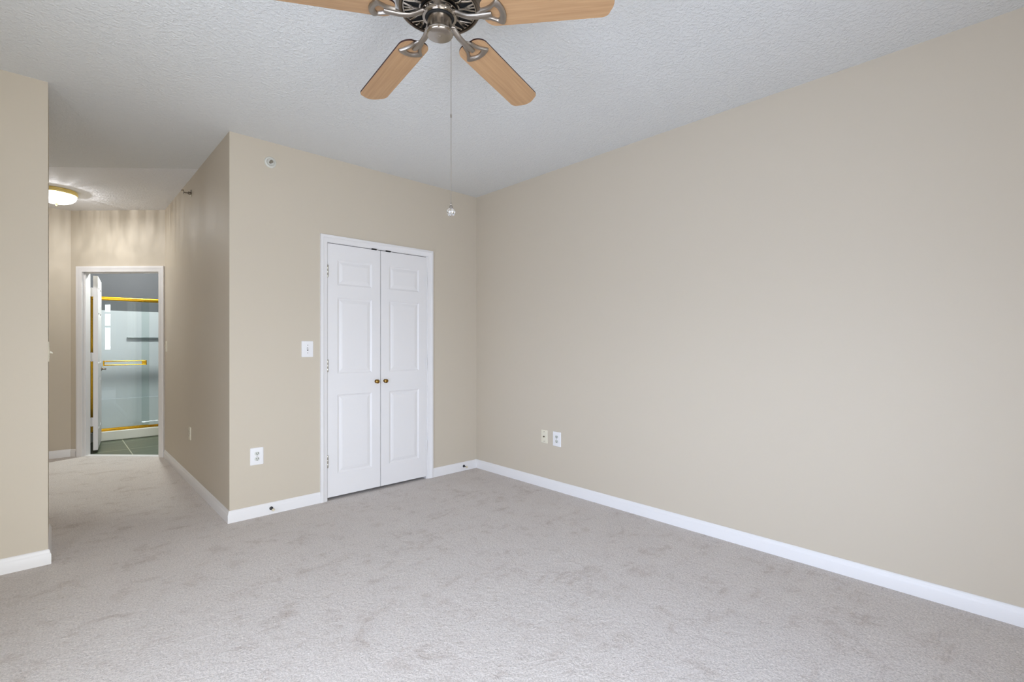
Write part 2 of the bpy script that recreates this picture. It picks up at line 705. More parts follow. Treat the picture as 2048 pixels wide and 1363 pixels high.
def window(num, origin, ax, nrm, wd, z0, z1, label):
    """frame, muntins, sill and pane of one window; a runs along the wall, d into the room"""
    m = frame2((*origin, 0), ax, nrm)
    b = BM()
    wide = wd > 0.4
    fw = 0.03 if wide else 0.008
    box(b, 0, fw, -0.09, -0.04, z0, z1)
    box(b, wd - fw, wd, -0.09, -0.04, z0, z1)
    for zz in ((z0, z1 - fw, 1.22, 1.48) if wide else (z0, z1 - 0.06, 1.72, 2.10)):
        box(b, fw, wd - fw, -0.09, -0.04, zz, zz + (max(fw, 0.03) if wide else 0.06))
    if wide:
        n = max(2, round(wd / 0.38))
        for k in range(1, n):
            xm = wd * k / n
            box(b, xm - 0.011, xm + 0.011, -0.08, -0.05, z0 + fw, z1 - fw)
    bmesh.ops.transform(b, matrix=m, verts=b.verts[:])
    wn = struct(obj('window_%d' % num, b, 'white'), label, 'window')
    b = BM()
    box(b, fw * 0.5, wd - fw * 0.5, -0.067, -0.063, z0 + fw * 0.5, z1 - fw * 0.5)
    bmesh.ops.transform(b, matrix=m, verts=b.verts[:])
    obj('window_pane', b, 'winglass', wn)
    b = BM()
    box(b, -0.03, wd + 0.03, -0.04, 0.05, z0 - 0.03, z0)
    bmesh.ops.transform(b, matrix=m, verts=b.verts[:])
    obj('window_sill', b, 'white', wn, bevel=0.004)


for i, (x0, x1, z0, z1) in enumerate(WINS):
    window(i + 1, (x1, YF), (-1, 0), (0, 1), x1 - x0, z0, z1, ['wide white window to the left behind the viewer', 'narrow white sidelight window behind the viewer, beside the wide one'][i])
window(3, (XW, SIDE_WIN[0]), (0, 1), (1, 0), SIDE_WIN[1] - SIDE_WIN[0], SIDE_WIN[2], SIDE_WIN[3], 'wide white window in the wall left of the viewer')

# bathroom shell
b = BM()
box(b, XH + T, 1.9, 6.5, 6.6, 0, H)
box(b, XH + 0.055, XH + T, D0.y + 0.02, D0.y + 0.14, 0, H)
struct(obj('wall_bath_near', b, 'bathwall'), 'grey bathroom wall hidden beside the doorway', 'wall')
b = BM()
box(b, 1.9, 2.02, 6.5, 9.22, 0, H)
struct(obj('wall_bath_right', b, 'bathwall'), 'grey right wall of the bathroom', 'wall')
b = BM()
box(b, -1.12, -1.0, YE + T, 9.22, 0, H)
struct(obj('wall_bath_left', b, 'bathwall'), 'grey left wall of the bathroom', 'wall')
b = BM()
box(b, -1.0, 1.9, 9.1, 9.22, 0, H)
struct(obj('wall_bath_back', b, 'bathwall'), 'grey wall above and behind the shower', 'wall')
b = BM()
box(b, -1.0, 0.325, 8.2, 9.1, 0, H)
struct(obj('wall_bath_partition', b, 'bathwall'), 'grey bathroom wall left of the shower', 'wall')

# baseboards
b = BM()
baseboard(b, (XH, YB), (CX0 - 0.056, YB), (0, -1), -1, 0)
baseboard(b, (CX1 + 0.072, YB), (XR, YB), (0, -1), 0, -1)
struct(obj('baseboard_back', b, 'white', smooth=True), 'white baseboard on both sides of the closet doors', 'baseboard')
b = BM()
baseboard(b, (XR, YB), (XR, YF), (-1, 0), 1, -1)
struct(obj('baseboard_right', b, 'white', smooth=True), 'long white baseboard along the right wall', 'baseboard')
b = BM()
baseboard(b, (XH, YB), (XH, D0.y), (-1, 0), -1, -0.41)
struct(obj('baseboard_hall_right', b, 'white', smooth=True), 'shaded white baseboard along the right side of the hallway', 'baseboard')
b = BM()
baseboard(b, (XW, YB), (XL, YB), (0, -1), 1, 1)
baseboard(b, (XL, YB), (XL, YL2), (1, 0), -1, 1)
struct(obj('baseboard_left', b, 'white', smooth=True), 'white baseboard wrapping the wall end at the left edge', 'baseboard')
b = BM()
baseboard(b, (-0.95, YE), tuple(D1), (0, -1), 1, -0.41)
baseboard(b, tuple(D1), tuple(D0 + DA * (DO1 + 0.072)), tuple(DN), 0.41, 0)
struct(obj('baseboard_hall_end', b, 'white', smooth=True), 'short white baseboard at the hallway end left of the bathroom door', 'baseboard')
b = BM()
baseboard(b, (XW, YF), (XW, YB), (1, 0), 1, -1)
baseboard(b, (XR, YF), (XW, YF), (0, 1), 1, -1)
struct(obj('baseboard_front', b, 'white', smooth=True), 'white baseboard along the walls behind the viewer', 'baseboard')


# ------------------------------------------------------------------ closet double doors
def slab_with_panels(bm, W, Hh, th, panels, back=True):
    """door leaf 0..W x 0..Hh; front at y=0 (facing -y), thickness th; moulded sunk-and-raised panels"""
    xs = sorted({0, W, *[p[0] for p in panels], *[p[1] for p in panels]})
    zs = sorted({0, Hh, *[p[2] for p in panels], *[p[3] for p in panels]})
    steps = [(0.0, 0.0), (0.006, 0.0045), (0.013, 0.0075), (0.019, 0.0075), (0.026, 0.005), (0.040, 0.0022), (0.044, 0.0015)]

    def face(side):
        y0 = 0 if side < 0 else th
        for i in range(len(xs) - 1):
            for j in range(len(zs) - 1):
                xa, xb, za, zb = xs[i], xs[i + 1], zs[j], zs[j + 1]
                hit = any(abs(p[0] - xa) < 1e-6 and abs(p[1] - xb) < 1e-6 and abs(p[2] - za) < 1e-6 and abs(p[3] - zb) < 1e-6 for p in panels)
                if not hit:
                    bm.faces.new([bm.verts.new(q) for q in ((xa, y0, za), (xb, y0, za), (xb, y0, zb), (xa, y0, zb))])
                else:
                    L = []
                    for ins, dep in steps:
                        y = y0 - side * dep
                        L.append([bm.verts.new(q) for q in ((xa + ins, y, za + ins), (xb - ins, y, za + ins), (xb - ins, y, zb - ins), (xa + ins, y, zb - ins))])
                    for A, B in zip(L, L[1:]):
                        for k in range(4):
                            bm.faces.new((A[k], A[(k + 1) % 4], B[(k + 1) % 4], B[k]))
                    bm.faces.new(L[-1])
    face(-1)
    face(1)
    for q in (((0, 0, 0), (0, th, 0), (0, th, Hh), (0, 0, Hh)), ((W, 0, 0), (W, th, 0), (W, th, Hh), (W, 0, Hh)),
              ((0, 0, 0), (W, 0, 0), (W, th, 0), (0, th, 0)), ((0, 0, Hh), (W, 0, Hh), (W, th, Hh), (0, th, Hh))):
        bm.faces.new([bm.verts.new(v) for v in q])
    bmesh.ops.remove_doubles(bm, verts=bm.verts[:], dist=1e-5)
    return bm


DW = 0.4638
ZB = 0.024
pans = [(0.082, 0.386, 1.745 - ZB, 1.952 - ZB), (0.082, 0.386, 1.022 - ZB, 1.642 - ZB), (0.082, 0.386, 0.205 - ZB, 0.848 - ZB)]
YD0 = YB - 0.002


def knob_bm():
    bm = BM()
    lathe(bm, [(0, 0), (0.016, 0), (0.016, 0.003), (0.009, 0.005), (0.007, 0.012), (0.010, 0.017), (0.0165, 0.022), (0.018, 0.028), (0.0155, 0.034), (0.009, 0.0375), (0.004, 0.038), (0.003, 0.036), (0, 0.036)], 24,
          Matrix.Rotation(math.radians(90), 4, 'X'))
    return bm


def hinge_bm(h=0.092, r=0.0052):
    bm = BM()
    lathe(bm, [(0, -h / 2 - 0.006), (0.003, -h / 2 - 0.005), (r, -h / 2), (r, -h / 6), (r * 0.9, -h / 6 + 0.001), (r, -h / 6 + 0.002), (r, h / 6), (r * 0.9, h / 6 + 0.001), (r, h / 6 + 0.002), (r, h / 2), (0.003, h / 2 + 0.005), (0, h / 2 + 0.006)], 12)
    return bm


for side in (0, 1):
    b = BM()
    slab_with_panels(b, DW, CZ - 0.006 - ZB, 0.035, pans)
    d = obj('door_%d' % (side + 1), b, 'door')
    d.location = (CX0 + 0.003 if side == 0 else CX1 - 0.003 - DW, YD0, ZB)
    struct(d, ['white three-panel left leaf of the closet double doors', 'white three-panel right leaf of the closet double doors'][side], 'door')
    k = obj('knob', knob_bm(), 'brass', d, loc=(DW - 0.038 if side == 0 else 0.038, 0, 0.941 - ZB), smooth=True)
    k['label'] = 'small antique brass knob'
    for hz in (1.852, 1.088, 0.316):
        obj('hinge', hinge_bm(), 'chrome' if side == 0 else 'white', d, loc=(-0.0015 if side == 0 else DW + 0.0015, -0.005, hz - ZB), smooth=True)
    b = BM()
    loft(b, [face_loop(rrect(0.05, 0.013, 0.006), 0.0), face_loop(rrect(0.05, 0.013, 0.006), -0.012)])
    cx = (2.003 - d.location.x) if side == 0 else (2.137 - d.location.x)
    kk = obj('ball_catch', b, 'black', d, loc=(cx, 0.008, CZ - ZB - 0.003))
    kk['label'] = 'black catch at the top edge'

b = BM()
CM = frame2((0, YB, 0), (1, 0), (0, -1))
casing(b, CM, CX0 - 0.002, CX1 + 0.014, CZ + 0.004, 0.056)
tr1 = struct(obj('trim_1', b, 'white', smooth=True), 'white casing around the closet double doors', 'trim')
b = BM()
box(b, CX0 - 0.018, CX0, YB + 0.0, YB + T, 0, CZ + 0.018)
box(b, CX1, CX1 + 0.018, YB + 0.0, YB + T, 0, CZ + 0.018)
box(b, CX0, CX1, YB, YB + T, CZ, CZ + 0.018)
obj('door_jamb', b, 'white', tr1)

# ------------------------------------------------------------------ bathroom doorway and door
b = BM()
casing(b, DM, DO0 - 0.0, DO1 + 0.0, DZ, 0.062)
tr2 = struct(obj('trim_2', b, 'white', smooth=True), 'white casing around the bathroom doorway', 'trim')
b = BM()
box(b, DO0 - 0.018, DO0, -DT, 0, 0, DZ + 0.018)
box(b, DO1, DO1 + 0.018, -DT, 0, 0, DZ + 0.018)
box(b, DO0, DO1, -DT, 0, DZ, DZ + 0.018)
box(b, DO1 - 0.012, DO1, -0.056, -0.026, 0, DZ)       # stop
box(b, DO0, DO0 + 0.012, -0.056, -0.026, 0, DZ)
box(b, DO0, DO1, -0.056, -0.026, DZ - 0.012, DZ)
bmesh.ops.transform(b, matrix=DM, verts=b.verts[:])
obj('door_jamb', b, 'white', tr2)
b = BM()
box(b, DO0, DO1, -DT, -0.02, -0.002, 0.004)
bmesh.ops.transform(b, matrix=DM, verts=b.verts[:])
obj('threshold', b, 'white', tr2, bevel=0.002)

# leaf: hinge edge towards the viewer, swung into the bathroom until it points along +y
LW, LH, LT = 0.80, 2.02, 0.042
lm = [(0.11, 0.355, 1.70, 1.90), (0.445, 0.69, 1.70, 1.90), (0.11, 0.355, 1.0, 1.60), (0.445, 0.69, 1.0, 1.60), (0.11, 0.355, 0.22, 0.83), (0.445, 0.69, 0.22, 0.83)]
b = BM()
slab_with_panels(b, LW, LH, LT, lm)
leaf = obj('door_3', b, 'door')
# local x along the leaf, local y its thickness; visible face (local y=0) looks to +x
leaf.location = (0.364, 7.385, 0.035)
leaf.rotation_euler = (0, 0, math.radians(84.6))
struct(leaf, 'white panelled bathroom door standing open, seen edge-on', 'door')
b = BM()
lathe(b, [(0, 0), (0.026, 0), (0.026, 0.006), (0.012, 0.010), (0.009, 0.04), (0.0, 0.04)], 20, Matrix.Rotation(math.radians(90), 4, 'X'))
tube(b, [(0.0, -0.038, 0), (-0.02, -0.044, 0), (-0.06, -0.046, -0.002), (-0.105, -0.042, -0.004)], [0.010, 0.010, 0.008, 0.007], 10)
hh = obj('lever_handle', b, 'nickel_dark', leaf, loc=(LW - 0.065, 0, 0.913), smooth=True)
hh['label'] = 'dark metal lever handle'
for z in (1.83, 1.08, 0.33):
    b = BM()
    box(b, -0.006, 0.0, LT - 0.004, LT + 0.050, -0.05, 0.05)
    box(b, -0.002, 0.0, 0.006, LT, -0.05, 0.05)
    lathe(b, [(0, -0.055), (0.007, -0.05), (0.007, 0.05), (0, 0.055)], 10, Matrix.Translation((-0.004, LT + 0.012, 0)))
    obj('hinge', b, 'white', leaf, loc=(0, 0, z))


# ------------------------------------------------------------------ shower
SH = 8.24
sx0, sx1 = 0.345, 1.78
stall = thing('shower_stall', 'gold framed glass shower with white curb seen through the bathroom doorway', 'shower', (1.1, SH, 0))
off = Matrix.Translation((-1.1, -SH, 0))
b = BM()
box(b, 0.326, 1.899, SH - 0.035, SH + 0.055, 0, 0.128)
box(b, 0.326, 1.899, SH + 0.055, 9.099, 0, 0.05)
bmesh.ops.transform(b, matrix=off, verts=b.verts[:])
obj('shower_pan', b, 'pan', stall, bevel=0.012, segs=3)
b = BM()
box(b, 0.326, 1.899, 9.055, 9.099, 0.051, 1.75)
box(b, 1.86, 1.899, SH + 0.06, 9.055, 0.051, 1.75)
box(b, 0.326, 0.345, SH + 0.06, 9.055, 0.051, 1.75)
box(b, 0.345, 1.86, 9.03, 9.055, 0.051, 0.476)
bmesh.ops.transform(b, matrix=off, verts=b.verts[:])
obj('surround_panel', b, 'fiberglass', stall, bevel=0.006)
b = BM()
box(b, 0.77, 1.86, 9.0, 9.055, 1.35, 1.368)
bmesh.ops.transform(b, matrix=off, verts=b.verts[:])
obj('shelf', b, 'shelf', stall, bevel=0.004)

b = BM()
loft(b, [[(sx0, SH - 0.03 + p[0], 1.858 + p[1]) for p in rrect(0.05, 0.05, 0.014)], [(1.86, SH - 0.03 + p[0], 1.858 + p[1]) for p in rrect(0.05, 0.05, 0.014)]])
obj('top_rail', b, 'gold', stall, loc=(-1.1, -SH, 0), smooth=True)
b = BM()
box(b, sx0, 1.86, SH - 0.03, SH + 0.04, 0.128, 0.142)
box(b, sx0, 1.86, SH + 0.010, SH + 0.022, 0.142, 0.156)
box(b, sx0, 0.93, SH - 0.028, SH - 0.006, 0.142, 0.166)
obj('bottom_track', b, 'gold', stall, loc=(-1.1, -SH, 0), bevel=0.003)
b = BM()
box(b, sx0 - 0.012, sx0 + 0.014, SH - 0.03, SH + 0.035, 0.128, 1.88)
obj('side_post', b, 'gold', stall, loc=(-1.1, -SH, 0), bevel=0.003)
for n_, (x0, x1, y) in enumerate(((sx0 + 0.015, 0.94, SH - 0.016), (0.86, 1.85, SH + 0.016))):
    b = BM()
    box(b, x0, x1, y - 0.003, y + 0.003, 0.15, 1.84)
    gp = obj('glass_panel', b, 'showerglass', stall, loc=(-1.1, -SH, 0))
    if n_ == 0:
        b = BM()
        for z in (1.040, 0.990):
            tube(b, [(0.46, y - 0.055, z), (0.90, y - 0.055, z)], 0.0065, 10)
        for x in (0.46, 0.90):
            tube(b, [(x, y - 0.055, 0.982), (x, y - 0.055, 1.048)], 0.0085, 10)
            for z in (1.0, 1.03):
                tube(b, [(x, y - 0.004, z), (x, y - 0.055, z)], 0.007, 10)
        box(b, 0.855, 0.905, y - 0.060, y - 0.05, 0.99, 1.04)
        obj('towel_bar', b, 'gold', gp, smooth=True)

# unseen light added to brighten the bathroom, above the doorway head
bl = thing('bathroom_added_light', 'round white light added unseen above the doorway to brighten the bathroom', 'ceiling light', (0.9, 7.55, H))
b = BM()
lathe(b, [(0, 0), (0.14, 0), (0.14, -0.02), (0.12, -0.025), (0, -0.025)], 24)
obj('fill_lamp_base', b, 'plate', bl, smooth=True)
b = BM()
lathe(b, [(0.125, -0.0255), (0.12, -0.05), (0.08, -0.075), (0, -0.085)], 24, closed_ends=False)
obj('fill_lamp_shade', b, 'dome', bl, smooth=True)
ld = bpy.data.lights.new('bathroom_fill', 'POINT')
ld.energy = 345
ld.color = (0.94, 1.0, 0.99)
ld.shadow_soft_size = 0.05
lo = bpy.data.objects.new('bathroom_fill', ld)
COL.objects.link(lo)
lo.location = (0, 0, -0.055)
lo.parent = bl

# ------------------------------------------------------------------ hallway ceiling light
HL = (0.010, 6.49, H - 0.0015)
hl = thing('ceiling_light', 'lit brass and frosted glass ceiling light at the end of the hallway', 'ceiling light', HL)
b = BM()
lathe(b, [(0, 0), (0.154, 0), (0.159, -0.006), (0.156, -0.013), (0.161, -0.020), (0.162, -0.030), (0.159, -0.037), (0.154, -0.040), (0.150, -0.036), (0.150, -0.028), (0, -0.028)], 48)
obj('brass_rim', b, 'lampbrass', hl, smooth=True)
b = BM()
pr = [(0.152, -0.039), (0.153, -0.048)]
for i in range(1, 13):
    t = i / 12 * PI / 2
    pr.append((0.153 * math.cos(t) ** 0.8 if i < 12 else 0, -0.048 - 0.080 * math.sin(t)))
lathe(b, pr, 48, closed_ends=False)
obj('glass_bowl', b, 'dome', hl, smooth=True)
b = BM()
lathe(b, [(0, -0.156), (0.004, -0.153), (0.007, -0.147), (0.005, -0.139), (0.013, -0.132), (0.015, -0.1285), (0, -0.127)], 16)
obj('finial', b, 'lampbrass', hl, smooth=True)
ld = bpy.data.lights.new('hall_lamp_glow', 'AREA')     # light sent down by the frosted bowl
ld.shape = 'DISK'
ld.size = 0.2
ld.energy = 26
ld.color = (0.93, 0.95, 1.0)
lo = bpy.data.objects.new('hall_lamp_glow', ld)
COL.objects.link(lo)
lo.location = (0, 0, -0.08)
lo.parent = hl
ld = bpy.data.lights.new('hall_bulb', 'POINT')         # the bulb, streaked by the ribbed glass
ld.energy = 17
ld.color = (0.95, 0.95, 1.0)
ld.shadow_soft_size = 0.012
ld.use_nodes = True
n, l = ld.node_tree.nodes, ld.node_tree.links
em = n['Emission']
t = n.new('ShaderNodeTexCoord')
mp = n.new('ShaderNodeMapping')
mp.inputs['Scale'].default_value = (1, 1, 0.07)
nz = n.new('ShaderNodeTexNoise')
nz.inputs['Scale'].default_value = 11
nz.inputs['Detail'].default_value = 2
nz.inputs['Distortion'].default_value = 0.0
r = n.new('ShaderNodeMapRange')
r.inputs['From Min'].default_value = 0.35
r.inputs['From Max'].default_value = 0.68
r.inputs['To Min'].default_value = 0.5
r.inputs['To Max'].default_value = 1.55
l.new(t.outputs['Normal'], mp.inputs[0])
l.new(mp.outputs[0], nz.inputs['Vector'])
l.new(nz.outputs['Fac'], r.inputs['Value'])
l.new(r.outputs[0], em.inputs['Strength'])
lo = bpy.data.objects.new('hall_bulb', ld)
COL.objects.link(lo)
lo.location = (0, 0, -0.088)
lo.parent = hl


# ------------------------------------------------------------------ electrical plates
def plate_bm(w_=0.09, h_=0.126, t_=0.006):
    bm = BM()
    o = rrect(w_, h_, 0.006)
    i1 = rrect(w_ - 0.004, h_ - 0.004, 0.005)
    i2 = rrect(w_ - 0.012, h_ - 0.012, 0.003)
    return loft(bm, [face_loop(o, 0), face_loop(o, t_ * 0.4), face_loop(i1, t_ * 0.85), face_loop(i2, t_)])


def wall_thing(name, label, cat, pos, ax, nrm, group=None):
    t = thing(name, label, cat, (0, 0, 0), 0, group)
    t.matrix_world = frame2(pos, ax, nrm)
    return t


def outlet(label, pos, ax, nrm, mk='plate', w_=0.09, h_=0.126, group=None):
    t = wall_thing('wall_outlet', label, 'outlet', pos, ax, nrm, group)
    obj('cover_plate', plate_bm(w_, h_), mk, t, smooth=True)
    for s in (1, -1):
        b = BM()
        c = [(0.0165 * math.cos(u), max(-0.0125, min(0.0125, 0.0165 * math.sin(u)))) for u in [2 * PI * k / 32 for k in range(32)]]
        loft(b, [face_loop(c, 0.004), face_loop(c, 0.0075), face_loop([(x * .93, z * .93) for x, z in c], 0.0082)])
        r = obj('receptacle', b, 'receptacle' if mk == 'plate' else mk, t, loc=(0, 0, 0.0195 * s), smooth=True)
        b = BM()
        box(b, -0.0083, -0.0050, 0.007, 0.0088, -0.002, 0.0088)
        box(b, 0.0050, 0.0080, 0.007, 0.0088, -0.001, 0.0078)
        lathe(b, [(0, 0), (0.0034, 0), (0.0034, 0.0018), (0, 0.0018)], 12, Matrix.Translation((0, 0.0088, -0.0078)) @ Matrix.Rotation(math.radians(90), 4, 'X'))
        obj('slots', b, 'slot', r)
    b = BM()
    lathe(b, [(0, 0), (0.003, 0), (0.0028, 0.0012), (0, 0.0016)], 12, Matrix.Translation((0, 0.0058, 0)) @ Matrix.Rotation(math.radians(-90), 4, 'X'))
    obj('screw', b, 'chrome', t, smooth=True)
    return t


def switch(label, pos, ax, nrm, mk='plate', w_=0.09, h_=0.126, up=1):
    t = wall_thing('light_switch', label, 'light switch', pos, ax, nrm)
    obj('cover_plate', plate_bm(w_, h_), mk, t, smooth=True)
    b = BM()
    loft(b, [face_loop(rrect(0.0105, 0.0245, 0.001, 1), 0.0055), face_loop(rrect(0.0105, 0.0245, 0.001, 1), 0.0066)])
    fr = obj('toggle_frame', b, 'slot' if mk == 'plate' else mk, t)
    b = BM()
    loft(b, [[(p[0], 0.006, p[1]) for p in rrect(0.0088, 0.016, 0.001, 1)],
             [(p[0] * 0.85, 0.020, p[1] * 0.45 + 0.008 * up) for p in rrect(0.0088, 0.016, 0.001, 1)]])
    obj('toggle', b, mk, t, bevel=0.001)
    for s in (1, -1):
        b = BM()
        lathe(b, [(0, 0), (0.003, 0), (0.0028, 0.0012), (0, 0.0016)], 12, Matrix.Translation((0, 0.0058, 0.030 * s)) @ Matrix.Rotation(math.radians(-90), 4, 'X'))
        obj('screw', b, 'chrome', t, smooth=True)
    return t


BX, BN = (-1, 0), (0, -1)
RX, RN = (0, 1), (-1, 0)
switch('white toggle switch on the wall left of the closet doors', (1.437, YB, 1.224), BX, BN)
outlet('white duplex outlet low on the wall left of the closet', (1.0735, YB, 0.4435), BX, BN)
outlet('white duplex outlet low on the long right wall', (XR, 2.755, 0.445), RX, RN)
cp = wall_thing('cable_plate', 'ivory cable jack plate beside the outlet on the right wall', 'wall plate', (XR, 2.902, 0.448), RX, RN)
obj('cover_plate', plate_bm(0.074, 0.116), 'ivory', cp, smooth=True)
b = BM()
lathe(b, [(0, 0.005), (0.0075, 0.005), (0.0075, 0.009), (0.005, 0.009), (0.005, 0.016), (0, 0.016)], 12, Matrix.Rotation(math.radians(-90), 4, 'X'))
obj('coaxial_jack', b, 'nickel_dark', cp, smooth=True)
for s in (1, -1):
    b = BM()
    lathe(b, [(0, 0), (0.0036, 0), (0.003, 0.0012), (0, 0.0016)], 12, Matrix.Translation((0, 0.0058, 0.042 * s)) @ Matrix.Rotation(math.radians(-90), 4, 'X'))
    obj('screw', b, 'nickel_dark', cp, smooth=True)
outlet('ivory duplex outlet low on the shaded hallway wall', (XH, 5.213, 0.449), RX, RN, 'ivory', 0.074, 0.118)
switch('ivory toggle switch beside the bathroom doorway casing', (XH, 6.485, 1.237), RX, RN, 'ivory', 0.074, 0.118)
switch('ivory toggle switch on the side of the left wall end', (XL, 3.94, 1.217), (0, 1), (1, 0), 'ivory', 0.074, 0.122, -1)

# ------------------------------------------------------------------ sprinklers
sp = wall_thing('fire_sprinkler', 'round white recessed sprinkler high on the wall above the outlet', 'sprinkler', (1.167, YB, 2.615), BX, BN)
RX90 = Matrix.Rotation(math.radians(-90), 4, 'X')
b = BM()
lathe(b, [(0.026, -0.004), (0.026, 0.004), (0.029, 0.007), (0.037, 0.006), (0.041, 0.003), (0.042, 0.0), (0.042, -0.002)], 36, RX90, closed_ends=False)
obj('escutcheon', b, 'sprinkler_white', sp, smooth=True)
b = BM()
lathe(b, [(0.0255, 0.004), (0.021, 0.001), (0.019, 0.0005), (0.0, 0.0005)], 28, RX90, closed_ends=False)
obj('recess_cup', b, 'sprinkler_white', sp, smooth=True)
b = BM()
lathe(b, [(0, 0), (0.009, 0), (0.009, 0.008), (0.005, 0.010), (0, 0.010)], 16, RX90)
tube(b, [(-0.008, 0.006, 0), (-0.009, 0.016, 0), (-0.003, 0.026, 0)], 0.0022, 8)
tube(b, [(0.008, 0.006, 0), (0.009, 0.016, 0), (0.003, 0.026, 0)], 0.0022, 8)
obj('sprinkler_frame', b, 'nickel_dark', sp, smooth=True)
b = BM()
lathe(b, [(0, 0.026), (0.012, 0.026), (0.012, 0.0275), (0, 0.0285)], 16, RX90)
obj('deflector', b, 'chrome', sp, smooth=True)

s2 = wall_thing('sidewall_sprinkler', 'small metal sidewall sprinkler sticking out of the hallway wall', 'sprinkler', (XH, 5.17, 2.625), RX, RN)
b = BM()
lathe(b, [(0, 0), (0.034, 0), (0.032, 0.004), (0.018, 0.007), (0, 0.007)], 24, RX90)
obj('escutcheon', b, 'chrome', s2, smooth=True)
b = BM()
lathe(b, [(0, 0.006), (0.012, 0.006), (0.012, 0.022), (0.009, 0.026), (0, 0.026)], 16, RX90)
tube(b, [(-0.010, 0.022, 0), (-0.013, 0.038, 0), (-0.004, 0.056, 0)], 0.003, 8)
tube(b, [(0.010, 0.022, 0), (0.013, 0.038, 0), (0.004, 0.056, 0)], 0.003, 8)
lathe(b, [(0, 0.024), (0.003, 0.024), (0.003, 0.056), (0, 0.056)], 8, RX90)
obj('sprinkler_frame', b, 'nickel_dark', s2, smooth=True)
b = BM()
lathe(b, [(0, 0.056), (0.018, 0.056), (0.018, 0.058), (0, 0.060)], 18, RX90)
box(b, -0.016, 0.016, 0.056, 0.074, 0.014, 0.017)
obj('deflector', b, 'nickel_dark', s2, smooth=True)

# ------------------------------------------------------------------ door stops on the baseboard
for lab, x, z in (('dark door stop on the baseboard left of the closet doors', 1.168, 0.044),
                  ('dark door stop with cream tip on the baseboard near the room corner', 2.968, 0.046)):
    t = wall_thing('door_stop', lab, 'door stop', (x, YB - 0.0135, z), BX, BN)
    b = BM()
    lathe(b, [(0, 0), (0.013, 0), (0.013, 0.003), (0.0115, 0.009), (0.006, 0.013), (0.0, 0.013)], 20, RX90)
    obj('flange', b, 'black', t, smooth=True)
    b = BM()
    lathe(b, [(0, 0.012), (0.005, 0.012), (0.005, 0.040), (0, 0.040)], 12, RX90)
    obj('rod', b, 'black', t, smooth=True)
    b = BM()
    lathe(b, [(0, 0.039), (0.0075, 0.039), (0.0095, 0.043), (0.0095, 0.054), (0.007, 0.058), (0, 0.059)], 16, RX90)
    obj('rubber_tip', b, 'cream', t, smooth=True)

# ------------------------------------------------------------------ ceiling fan
FX, FY = 1.040, 1.490
fan = thing('ceiling_fan', 'brushed nickel ceiling fan with five light wood blades', 'ceiling fan', (FX, FY, 0))
b = BM()
lathe(b, [(0.0, 2.512), (0.136, 2.512), (0.138, 2.500), (0.143, 2.497), (0.149, 2.500), (0.151, 2.506), (0.156, 2.512), (0.161, 2.524), (0.162, 2.545), (0.156, 2.556), (0.150, 2.56), (0.148, 2.60), (0.125, 2.63), (0.085, 2.645), (0.06, 2.655), (0.055, 2.69), (0.075, 2.70), (0.082, 2.72), (0.082, H), (0, H)], 64)
obj('motor_housing', b, 'nickel_dark', fan, smooth=True)
b = BM()
lathe(b, [(0.060, 2.5085), (0.136, 2.5085), (0.136, 2.5115), (0.060, 2.5115), (0.060, 2.5085)], 64, closed_ends=False)
obj('vent_recess', b, 'blackvent', fan)
b = BM()


def ring(bm, r, z, w_, h_, n=64):
    lathe(bm, [(r - w_ / 2, z), (r - w_ / 2 + w_ * .2, z - h_), (r + w_ / 2 - w_ * .2, z - h_), (r + w_ / 2, z), (r - w_ / 2, z)], n, closed_ends=False)


ring(b, 0.0735, 2.509, 0.009, 0.007)
ring(b, 0.1335, 2.509, 0.006, 0.008)
NR = 15
for i in range(NR):
    a0 = 2 * PI * i / NR
    P = lambda r, da, z: (r * math.cos(a0 + da), r * math.sin(a0 + da), z)
    tube(b, [P(0.074, 0, 2.5035), P(0.084, 0.0, 2.5025), P(0.094, 0.0, 2.5025)], [0.0052, 0.005, 0.0048], 6, 0.6)
    for s in (1, -1):
        tube(b, [P(0.090, 0, 2.5030), P(0.101, 0.055 * s, 2.5030), P(0.117, 0.115 * s, 2.5035), P(0.133, 0.150 * s, 2.505)], [0.0046, 0.0046, 0.0044, 0.004], 6, 0.6)
    tube(b, [P(0.108, 0, 2.5040), P(0.120, 0.0, 2.504), P(0.133, 0.0, 2.505)], [0.003, 0.0034, 0.0034], 6, 0.6)
    for s in (1, -1):
        tube(b, [P(0.099, 0.05 * s, 2.5035), P(0.111, 0.018 * s, 2.504), P(0.118, 0.0, 2.504)], [0.0028, 0.003, 0.0026], 6, 0.6)
obj('vent_grille', b, 'nickel_polished', fan, smooth=True)
b = BM()
lathe(b, [(0.052, 2.506), (0.063, 2.504), (0.066, 2.498), (0.066, 2.478), (0.063, 2.472), (0.054, 2.472), (0.052, 2.478), (0.052, 2.506)], 48, closed_ends=False)
for i in range(10):
    a0 = 2 * PI * (i + 0.35) / 10
    lathe(b, [(0, 0.0), (0.004, 0.0), (0.0035, 0.002), (0, 0.0025)], 10, Matrix.Rotation(a0, 4, 'Z') @ Matrix.Translation((0.066, 0, 2.487)) @ Matrix.Rotation(PI / 2, 4, 'Y'))
obj('flywheel', b, 'nickel_polished', fan, smooth=True)
b = BM()
lathe(b, [(0.0, 2.505), (0.052, 2.505), (0.052, 2.470), (0.047, 2.4695), (0.0, 2.4695)], 32)
obj('motor_hub', b, 'blackvent', fan, smooth=True)
b = BM()
lathe(b, [(0, 2.474), (0.0455, 2.474), (0.0455, 2.426), (0.047, 2.424), (0.0500, 2.422), (0.0508, 2.418), (0.0495, 2.4115), (0.0465, 2.4075), (0.043, 2.406), (0.02, 2.4055), (0.006, 2.4052), (0.004, 2.4035), (0, 2.403)], 48)
sw = obj('switch_housing', b, 'nickel_polished', fan, smooth=True)
b = BM()
